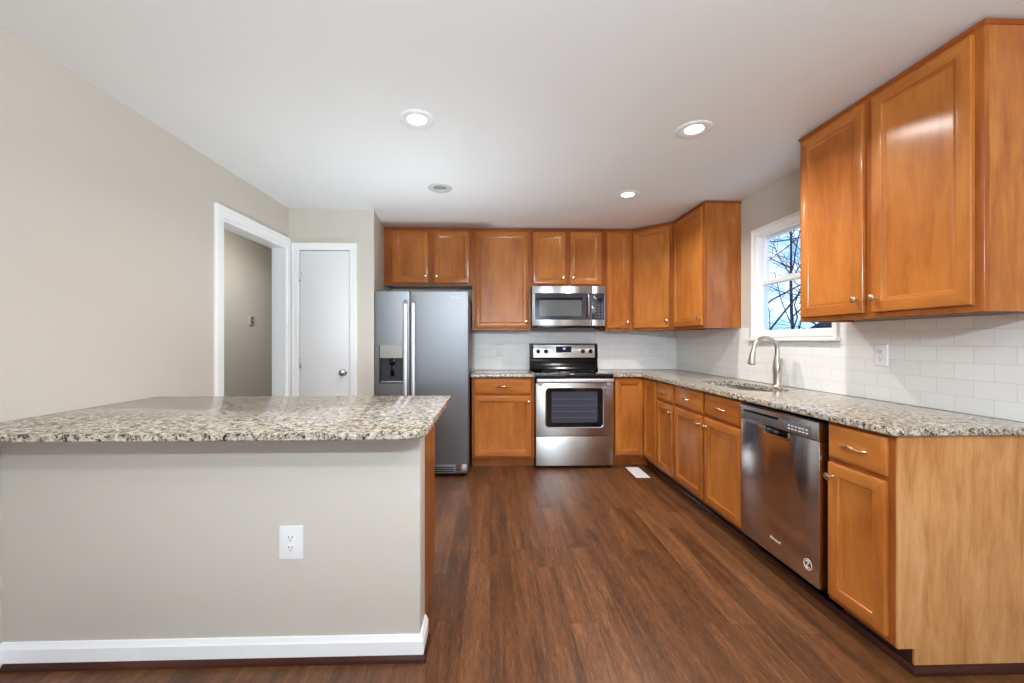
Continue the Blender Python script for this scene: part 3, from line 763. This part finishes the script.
for a in (0.06, FW - 0.06):
    for b in (0.12, 0.74): MB().lathe([(0.02, 0.0), (0.02, 0.04)], (a, b, 0), n=14).build('foot', M_BLACK, fr)
text('logo', 'Whirlpool', 0.024, M_BRIGHT, dr_, (FW - 0.115, 0.0035, 1.645), (PI / 2, 0, 0), 0.2)

# ------------------------------------------------------------------ range
RX, RW = 0.4435, 0.765
RF = 3.985
rg = thing('range', 'stainless electric range with black glass top between base cabinets', 'range', (RX, RF, 0))
RB = YB - TT - RF - 0.004           # back of the range in local y
MB().box(0.003, RW - 0.003, 0.045, RB, 0.03, 0.895, 0.003).build('body', M_BLACK, rg)
ct_ = MB().box(-0.001, RW + 0.001, -0.012, RB - 0.075, 0.893, 0.928, 0.006, 3).build('cooktop', M_BLACKG, rg)
for bx, by, r in ((0.20, 0.16, 0.115), (0.565, 0.16, 0.09), (0.20, 0.42, 0.085), (0.565, 0.42, 0.11)):
    MB().lathe([(r, 0.9281), (r, 0.9284), (r - 0.004, 0.9284), (r - 0.004, 0.9281)], (bx, by, 0), n=36, cap0=False, cap1=False).build('burner_ring', M_GREYP, ct_)
# backguard, slightly leaning: lower black part then control panel
bg_ = MB().prism([(RB - 0.10, 0.925), (RB, 0.925), (RB, 1.222), (RB - 0.045, 1.222), (RB - 0.062, 1.212), (RB - 0.0785, 1.058), (RB - 0.060, 1.045), (RB - 0.07, 0.97)], 0.0, RW, 'X').build('backguard', M_BLACK, rg)
yq = lambda z: RB - 0.078 + (z - 1.07) * (0.016 / 0.142)
def leanbox(x0, x1, z0, z1, d0, d1):
    return MB().prism([(yq(z0) - d1, z0), (yq(z0) - d0, z0), (yq(z1) - d0, z1), (yq(z1) - d1, z1)], x0, x1, 'X')
cp = leanbox(0.042, RW - 0.036, 1.064, 1.205, -0.001, 0.004).build('control_panel', M_STEELX, bg_)
leanbox(0.295, 0.468, 1.122, 1.190, -0.001, 0.006).build('display', M_DISPLAY, bg_)
text('clock', '48', 0.034, M_DIGIT, bg_, (0.385, yq(1.165) - 0.0075, 1.162), (PI / 2 - 0.11, 0, 0))
for kx in (0.095, 0.183, 0.598, 0.684):
    kz = 1.134
    kb = MB().lathe([(0.024, 0.0), (0.023, -0.006), (0.019, -0.012), (0.0175, -0.026), (0.015, -0.028)], (0, 0, 0), 'Y', n=24).box(-0.0035, 0.0035, -0.032, -0.02, -0.016, 0.016, 0.001)
    kb.build('knob', M_BLACK, rg, (kx, yq(kz) - 0.004, kz), (-0.11, 0, 0))
text('logo', 'Whirlpool', 0.015, M_GREYP, bg_, (0.385, yq(1.1) - 0.0046, 1.10), (PI / 2 - 0.11, 0, 0), 0.2)
# oven door
od = MB().box(0.004, RW - 0.004, 0.0, 0.043, 0.322, 0.838, 0.004).build('oven_door', M_STEELX, rg)
wx0, wx1, wz0, wz1 = 0.105, 0.662, 0.408, 0.786
m = MB().loft([[(p[0], y, p[1]) for p in rrect(wx0 - g, wx1 + g, wz0 - g, wz1 + g, 0.03 + g, 5)] for g, y in ((0.010, 0.002), (0.010, -0.003), (0.006, -0.0045), (0.0, -0.003), (0.0, 0.002))])
tag(m.build('window_trim', M_CHROME, od), 'thin bright rim')
m = MB().loft([[(p[0], y, p[1]) for p in rrect(wx0, wx1, wz0, wz1, 0.03, 5)] for y in (0.004, -0.0035)])
m.build('oven_window', M_BLACKG, od)
m = MB().loft([[(p[0], y, p[1]) for p in rrect(wx0 + 0.05, wx1 - 0.055, wz0 + 0.045, wz1 - 0.03, 0.015, 5)] for y in (-0.003, -0.004)])
wi = m.build('inner_window', M_OVENGL, od)
m = MB()
for z in (0.50, 0.56, 0.62, 0.68): m.box(wx0 + 0.06, wx1 - 0.065, -0.0046, -0.0038, z, z + 0.004)
m.build('rack_line', M_GREYP, wi)
m = MB(); pr = []
m.box(0.006, RW - 0.006, -0.050, -0.030, 0.846, 0.884, 0.008, 3)
m.box(0.03, 0.06, -0.034, 0.004, 0.82, 0.875, 0.003).box(RW - 0.06, RW - 0.03, -0.034, 0.004, 0.82, 0.875, 0.003)
m.build('handle', M_HANDLE, od)
MB().box(0.006, RW - 0.006, 0.01, 0.05, 0.838, 0.893).build('vent_gap', M_BLACK, rg)
MB().box(0.004, RW - 0.004, 0.0, 0.043, 0.030, 0.316, 0.005).build('storage_drawer', M_STEELX, rg)
for a in (0.04, RW - 0.04):
    for b in (0.09, RB - 0.06): MB().lathe([(0.018, 0.0), (0.018, 0.032)], (a, b, 0), n=12).build('foot', M_BLACK, rg)

# ------------------------------------------------------------------ microwave
MX, MW, MF = 0.4365, 0.767, 4.245
mw = thing('microwave', 'stainless over-the-range microwave under the short two-door cabinet', 'microwave', (MX, MF, 1.396))
MH = 0.4255
MB().box(0.002, MW - 0.002, 0.03, YB - 0.01 - MF, 0.004, MH - 0.002, 0.003).build('body', M_BLACK, mw)
dS = 0.625
do = MB().box(0.0, dS - 0.001, 0.0, 0.03, 0.012, MH - 0.001, 0.004).build('door', M_STEELX, mw)
g0, g1 = 0.075, 0.352
m = MB().loft([[(p[0], y, p[1]) for p in rrect(0.030, dS - 0.006, g0, g1, 0.006, 4)] for y in (0.004, -0.002)]); gl_ = m.build('door_glass', M_MWDARK, do)
m = MB().loft([[(p[0], y, p[1]) for p in rrect(0.075, 0.515, g0 + 0.038, g1 - 0.075, 0.012, 4)] for y in (-0.001, -0.0032)]); m.build('window', M_MWGL, do)
m = MB().box(0.035, 0.53, -0.0032, -0.0015, g1 - 0.070, g1 - 0.048); m.build('window_shade', M_BLACK, do)
pts = [(0.583, -0.002, g0 + 0.01), (0.583, -0.030, g0 + 0.02)] + [(0.583, -0.034 - 0.012 * math.sin(PI * k / 8), g0 + 0.025 + (g1 - g0 - 0.05) * k / 8) for k in range(9)] + [(0.583, -0.030, g1 - 0.02), (0.583, -0.002, g1 - 0.008)]
MB().tube(pts, 0.0095, 10).build('handle', M_CHROME, do)
cpn = MB().box(dS + 0.001, MW, 0.0, 0.03, 0.012, MH - 0.001, 0.004).build('control_panel', M_STEELX, mw)
MB().box(dS + 0.003, MW - 0.012, -0.002, 0.004, g0, g1, 0.001).build('keypad', M_MWDARK, cpn)
MB().box(dS + 0.03, MW - 0.03, -0.0035, -0.001, g1 - 0.085, g1 - 0.055, 0.0005).build('display', M_DISPLAY, cpn)
for r in range(5):
    for c_ in range(3):
        x = dS + 0.032 + c_ * 0.032; z = g0 + 0.025 + r * 0.03
        MB().box(x, x + 0.018, -0.0026, -0.0015, z, z + 0.012).build('key', M_GREYP, cpn)
MB().box(0.01, MW - 0.01, 0.005, 0.12, -0.012, 0.012, 0.002).build('bottom_vent', M_BLACK, mw)
MB().box(MW - 0.11, MW - 0.05, 0.015, 0.06, -0.026, -0.010, 0.004).build('task_light', M_BLACK, mw)
text('logo', 'Whirlpool', 0.018, M_GREYP, do, (0.385, -0.0006, 0.388), (PI / 2, 0, 0), 0.2)

# ------------------------------------------------------------------ dishwasher
DWY = 2.424; DWW = 0.602; DFX = 1.507
dw = thing('dishwasher', 'stainless dishwasher between the sink cabinet and the end cabinet', 'dishwasher', (DFX, DWY, 0), -PI / 2)
MB().box(0.008, DWW - 0.008, 0.05, 0.62, 0.10, 0.876).build('tub', M_BLACK, dw)
pd = MB().box(0.003, DWW - 0.013, 0.0, 0.048, 0.108, 0.787, 0.004).build('door', M_STEELW)
cut(pd, MB().box(0.222, 0.392, -0.05, 0.038, 0.752, 0.80))
pd.parent = dw
m = MB().loft([[(p[0], y, p[1]) for p in rrect(0.223, 0.391, 0.745, 0.787, (0.02, 0.02, 0.001, 0.001), 5)] for y in (0.036, 0.032)])
m.build('pocket_back', M_BLACK, pd)
m = MB().loft([[(p[0], y, p[1]) for p in rrect(0.218 - g, 0.396 + g, 0.742 - g, 0.784, (0.024, 0.024, 0.001, 0.001), 6)] for g, y in ((0.004, 0.002), (0.004, -0.003), (-0.004, -0.004), (-0.008, 0.03))], cap0=False, cap1=False)
tag(m.build('handle_pocket', M_CHROME, pd), 'bright scooped handle rim')
pc_ = MB().box(0.003, DWW - 0.013, -0.004, 0.048, 0.790, 0.873, 0.004).build('control_panel', M_STEELX, dw)
MB().box(0.035, DWW - 0.055, -0.0055, -0.002, 0.797, 0.848, 0.001).build('control_strip', M_GREYP, pc_)
MB().box(0.035, 0.33, -0.0062, -0.004, 0.837, 0.849, 0.001).build('vent_slot', M_BLACK, pc_)
rnd = random.Random(4)
for i in range(6):
    for jj in range(2):
        x = 0.40 + i * 0.023; z = 0.808 + jj * 0.016
        MB().box(x, x + 0.012 + 0.005 * rnd.random(), -0.0066, -0.005, z, z + 0.006).build('button_mark', M_BRIGHT, pc_)
MB().lathe([(0.006, -0.0055), (0.006, -0.008)], (0.365, 0, 0.818), 'Y', n=16).build('button', M_CHROME, pc_)
text('logo', 'Whirlpool', 0.019, M_BRIGHT, pd, (0.298, -0.0008, 0.198), (PI / 2, 0, 0), 0.2)
bd = MB()
bd.lathe([(0.026, -0.0002), (0.026, -0.0014), (0.0225, -0.0014), (0.0225, -0.0002)], (0.522, 0, 0.19), 'Y', n=32, cap0=False, cap1=False)
bd.tube([(0.510, -0.001, 0.200), (0.520, -0.001, 0.206), (0.528, -0.001, 0.200), (0.522, -0.001, 0.191), (0.514, -0.001, 0.184), (0.518, -0.001, 0.175), (0.532, -0.001, 0.177)], 0.0022, 6)
tag(bd.build('badge', M_BRIGHT, pd), 'round bright sticker with a swirl')
MB().box(0.008, DWW - 0.008, 0.105, 0.12, 0.0, 0.10).build('toe_panel', M_BLACK, dw)

# ------------------------------------------------------------------ small fixtures
def outlet(label, loc, rz, wd, ht, group=None, z=0.0):
    o = thing('outlet', label, 'outlet', loc, rz, group)
    m = MB().loft([[(p[0], y, p[1]) for p in rrect(-wd / 2 + g, wd / 2 - g, -ht / 2 + g, ht / 2 - g, 0.006, 4)] for g, y in ((0, 0), (0, -0.003), (0.002, -0.0055), (0.006, -0.0065))])
    m.build('cover_plate', M_PLASTIC, o)
    for s in (0.0195, -0.0195):
        r = MB().loft([[(p[0], y, p[1] + s) for p in rrect(-0.017, 0.017, -0.0145, 0.0145, 0.009, 5)] for y in (-0.005, -0.0085)]).build('receptacle', M_PLASTIC, o)
        MB().box(-0.0075, -0.0050, -0.0090, -0.0080, s - 0.001, s + 0.008).box(0.005, 0.0075, -0.0090, -0.0080, s - 0.001, s + 0.007).lathe([(0.0028, -0.008), (0.0028, -0.009)], (0, 0, s - 0.008), 'Y', n=10).build('slot', M_DARKPL, r)
    MB().lathe([(0.003, -0.006), (0.003, -0.0078), (0.001, -0.008)], (0, 0, 0), 'Y', n=10).build('screw', M_PLASTIC, o)
    return o
outlet('white outlet with oversized plate low on the half wall', (-0.773, PY0, 0.466), 0, 0.092, 0.131)
outlet('white outlet on the tile between refrigerator and range', (0.122, YB - TT, 1.142), 0, 0.075, 0.118)
outlet('white outlet on the back wall tile right of the range', (1.811, YB - TT, 1.142), 0, 0.075, 0.118)
outlet('white outlet on the right wall tile under the nearest wall cabinet', (XR - TT, 2.177, 1.172), -PI / 2, 0.075, 0.118)

# thermostat on the hall wall, faces +x
th = thing('thermostat', 'small white thermostat with dark oval face on the hall wall', 'thermostat', (XH, 4.975, 1.494), PI / 2)
MB().loft([[(p[0], y, p[1]) for p in rrect(-0.050 + g, 0.050 - g, -0.058 + g, 0.058 - g, 0.02, 5)] for g, y in ((0, 0), (0, -0.012), (0.004, -0.018))]).build('housing', M_LIGHTGREY, th)
MB().loft([[(p[0], y, p[1]) for p in rrect(-0.030, 0.030, -0.042, 0.042, 0.028, 6)] for y in (-0.017, -0.0215)]).build('dial', M_DARKPL, th)
MB().loft([[(p[0], y, p[1]) for p in rrect(-0.017, 0.017, -0.020, 0.022, 0.012, 5)] for y in (-0.021, -0.0225)]).build('dial_screen', M_RING2, th)

# floor register
vr = thing('floor_register', 'white metal floor vent in the planks near the corner cabinet', 'floor vent', (1.40, 3.86, 0))
m = MB().box(-0.065, 0.065, -0.155, 0.155, 0, 0.003, 0.001, 1).build('plate', M_PLASTIC)
c = MB()
for i in range(14):
    for s in (-0.026, 0.026):
        yy = -0.125 + i * 0.0192
        if i > 6 or True: c.box(s - 0.020, s + 0.020, yy - 0.0035, yy + 0.0035, -0.01, 0.01)
cut(m, c); m.parent = vr
MB().box(-0.055, 0.055, -0.14, 0.14, 0.0002, 0.0008).build('damper', M_GREYP, vr)

# recessed ceiling lights
TILT = [(0.25, 0.15), (0.25, -0.25), (0.25, -0.25), (0.0, 0.0)]
LBL = ['lit recessed ceiling light above the peninsula, nearest on the left', 'lit recessed ceiling light nearest the right wall cabinets',
       'lit recessed ceiling light farther back, near the corner cabinets', 'unlit grey recessed ceiling light in front of the refrigerator']
for i, (x, y) in enumerate(CAN):
    o = thing('ceiling_light', LBL[i], 'ceiling light', (x, y, H), 0, 'recessed ceiling lights')
    MB().lathe([(0.077, 0.0), (0.096, -0.0005), (0.0955, -0.003), (0.090, -0.006), (0.078, -0.0075), (0.052, -0.004), (0.047, 0.006)], n=40, cap0=False, cap1=False).build('trim_ring', M_CEIL if i < 3 else M_RING, o)
    MB().lathe([(0.0770, -0.001), (0.0770, 0.085), (0.006, 0.086), (0.006, 0.084), (0.0755, 0.083), (0.0755, -0.001)], n=40, cap0=False, cap1=False).build('can', M_LIGHTGREY if i == 3 else M_TRIM, o)
    lit = i < 3
    lm = MB().lathe([(0.040, 0.030), (0.042, 0.0), (0.039, -0.004), (0.035, -0.0045), (0.002, -0.005)], n=32).build('lamp', [M_LAMP if lit else M_RING2], o, (0, 0, 0.006), (TILT[i][0], TILT[i][1], 0))
    if lit:
        area('lamp_light', (x, y, H - 0.012), (0, 0, 0), 0.076, 0.076, LAMP_POWER, LAMP_COLOR, math.radians(150), 'DISK')

hl = thing('hall_fill_dome', 'added white dome light, out of view, brightening the hall beyond the doorway', 'ceiling light', (-2.06, 4.35, H))  # unseen fixture, added with its lamp to brighten the hall wall
MB().lathe([(0.15, 0), (0.15, -0.02), (0.13, -0.055), (0.08, -0.08), (0.01, -0.088)], n=32).build('dome', M_LAMP, hl)
area('hall_fill_light', (-2.06, 4.35, H - 0.1), (0, 0, 0), 0.28, 0.28, 10, (0.93, 0.97, 1.0), PI, 'DISK')

# ------------------------------------------------------------------ outside the window
struct('ground', MB().box(XR + 3, 60, -15, 60, -1.6, -1.5), painted('winter_lawn', lin(110, 108, 80), 0.9, 0.2, 0.2), 'winter lawn outside the window', 'ground')
def tree(label, base_, h, seed, r0=0.09):
    rnd = random.Random(seed); m = MB()
    def branch(p, d, L, r, lvl):
        pts = [p]; rr = [r]; q = p.copy(); dd = d.copy()
        n = 5
        for k in range(n):
            dd = (dd + Vector((rnd.uniform(-1, 1), rnd.uniform(-1, 1), rnd.uniform(-0.5, 0.8))) * (0.10 if lvl == 0 else 0.34)).normalized()
            q = q + dd * (L / n); pts.append(q.copy()); rr.append(r * (1 - 0.55 * (k + 1) / n) if lvl < 3 else r * (1 - 0.8 * (k + 1) / n))
        m.tube(pts, rr, 6 if lvl < 2 else 4)
        if lvl >= 4: return
        kids = (11, 6, 4, 3)[lvl]
        for k in range(kids):
            u = rnd.uniform(0.22 if lvl == 0 else 0.2, 1.0); i = min(n - 1, int(u * n)); f = u * n - i
            bp_ = pts[i].lerp(pts[i + 1], f)
            ax = dd.orthogonal().normalized(); ax.rotate(Matrix.Rotation(rnd.uniform(0, 2 * PI), 3, dd))
            nd = (dd * rnd.uniform(0.35, 0.8) + ax * rnd.uniform(0.6, 1.0) + Vector((0, 0, 0.1))).normalized()
            branch(bp_, nd, L * rnd.uniform(0.42, 0.62), rr[i] * rnd.uniform(0.4, 0.6), lvl + 1)
    branch(Vector((0, 0, 0)), Vector((0, 0, 1)), h, r0, 0)
    return tag(m.build('bare_tree', M_BARK, None, base_), label, 'tree', 'bare trees outside the window')
def wpt(px, dist):      # a spot outside in the direction of a window column
    s = (px - 501.8) / 410 + 0.0288; y = dist / math.sqrt(1 + s * s)
    return (s * y, y, -1.5)
tree('bare winter tree with thin upright trunk at the left of the window', wpt(772, 8.0), 6.2, 3, 0.042)
tree('bare branching winter tree at the middle of the window', wpt(850, 19), 8.5, 11, 0.075)
tree('bare winter tree farther off behind the other two', wpt(800, 36), 12, 23, 0.13)
hs = thing('neighbour_house', 'dark roofed neighbouring house at the lower right window corner', 'house', wpt(877, 24))
MB().box(-1.2, 4.0, -3, 3, 0, 2.6).build('house_wall', painted('house_siding', lin(120, 120, 124), 0.8), hs)
MB().prism([(-3.4, 2.55), (3.4, 2.55), (0, 3.9)], -1.5, 4.3, 'X').build('roof', painted('roof_shingle', lin(60, 62, 70), 0.9), hs)
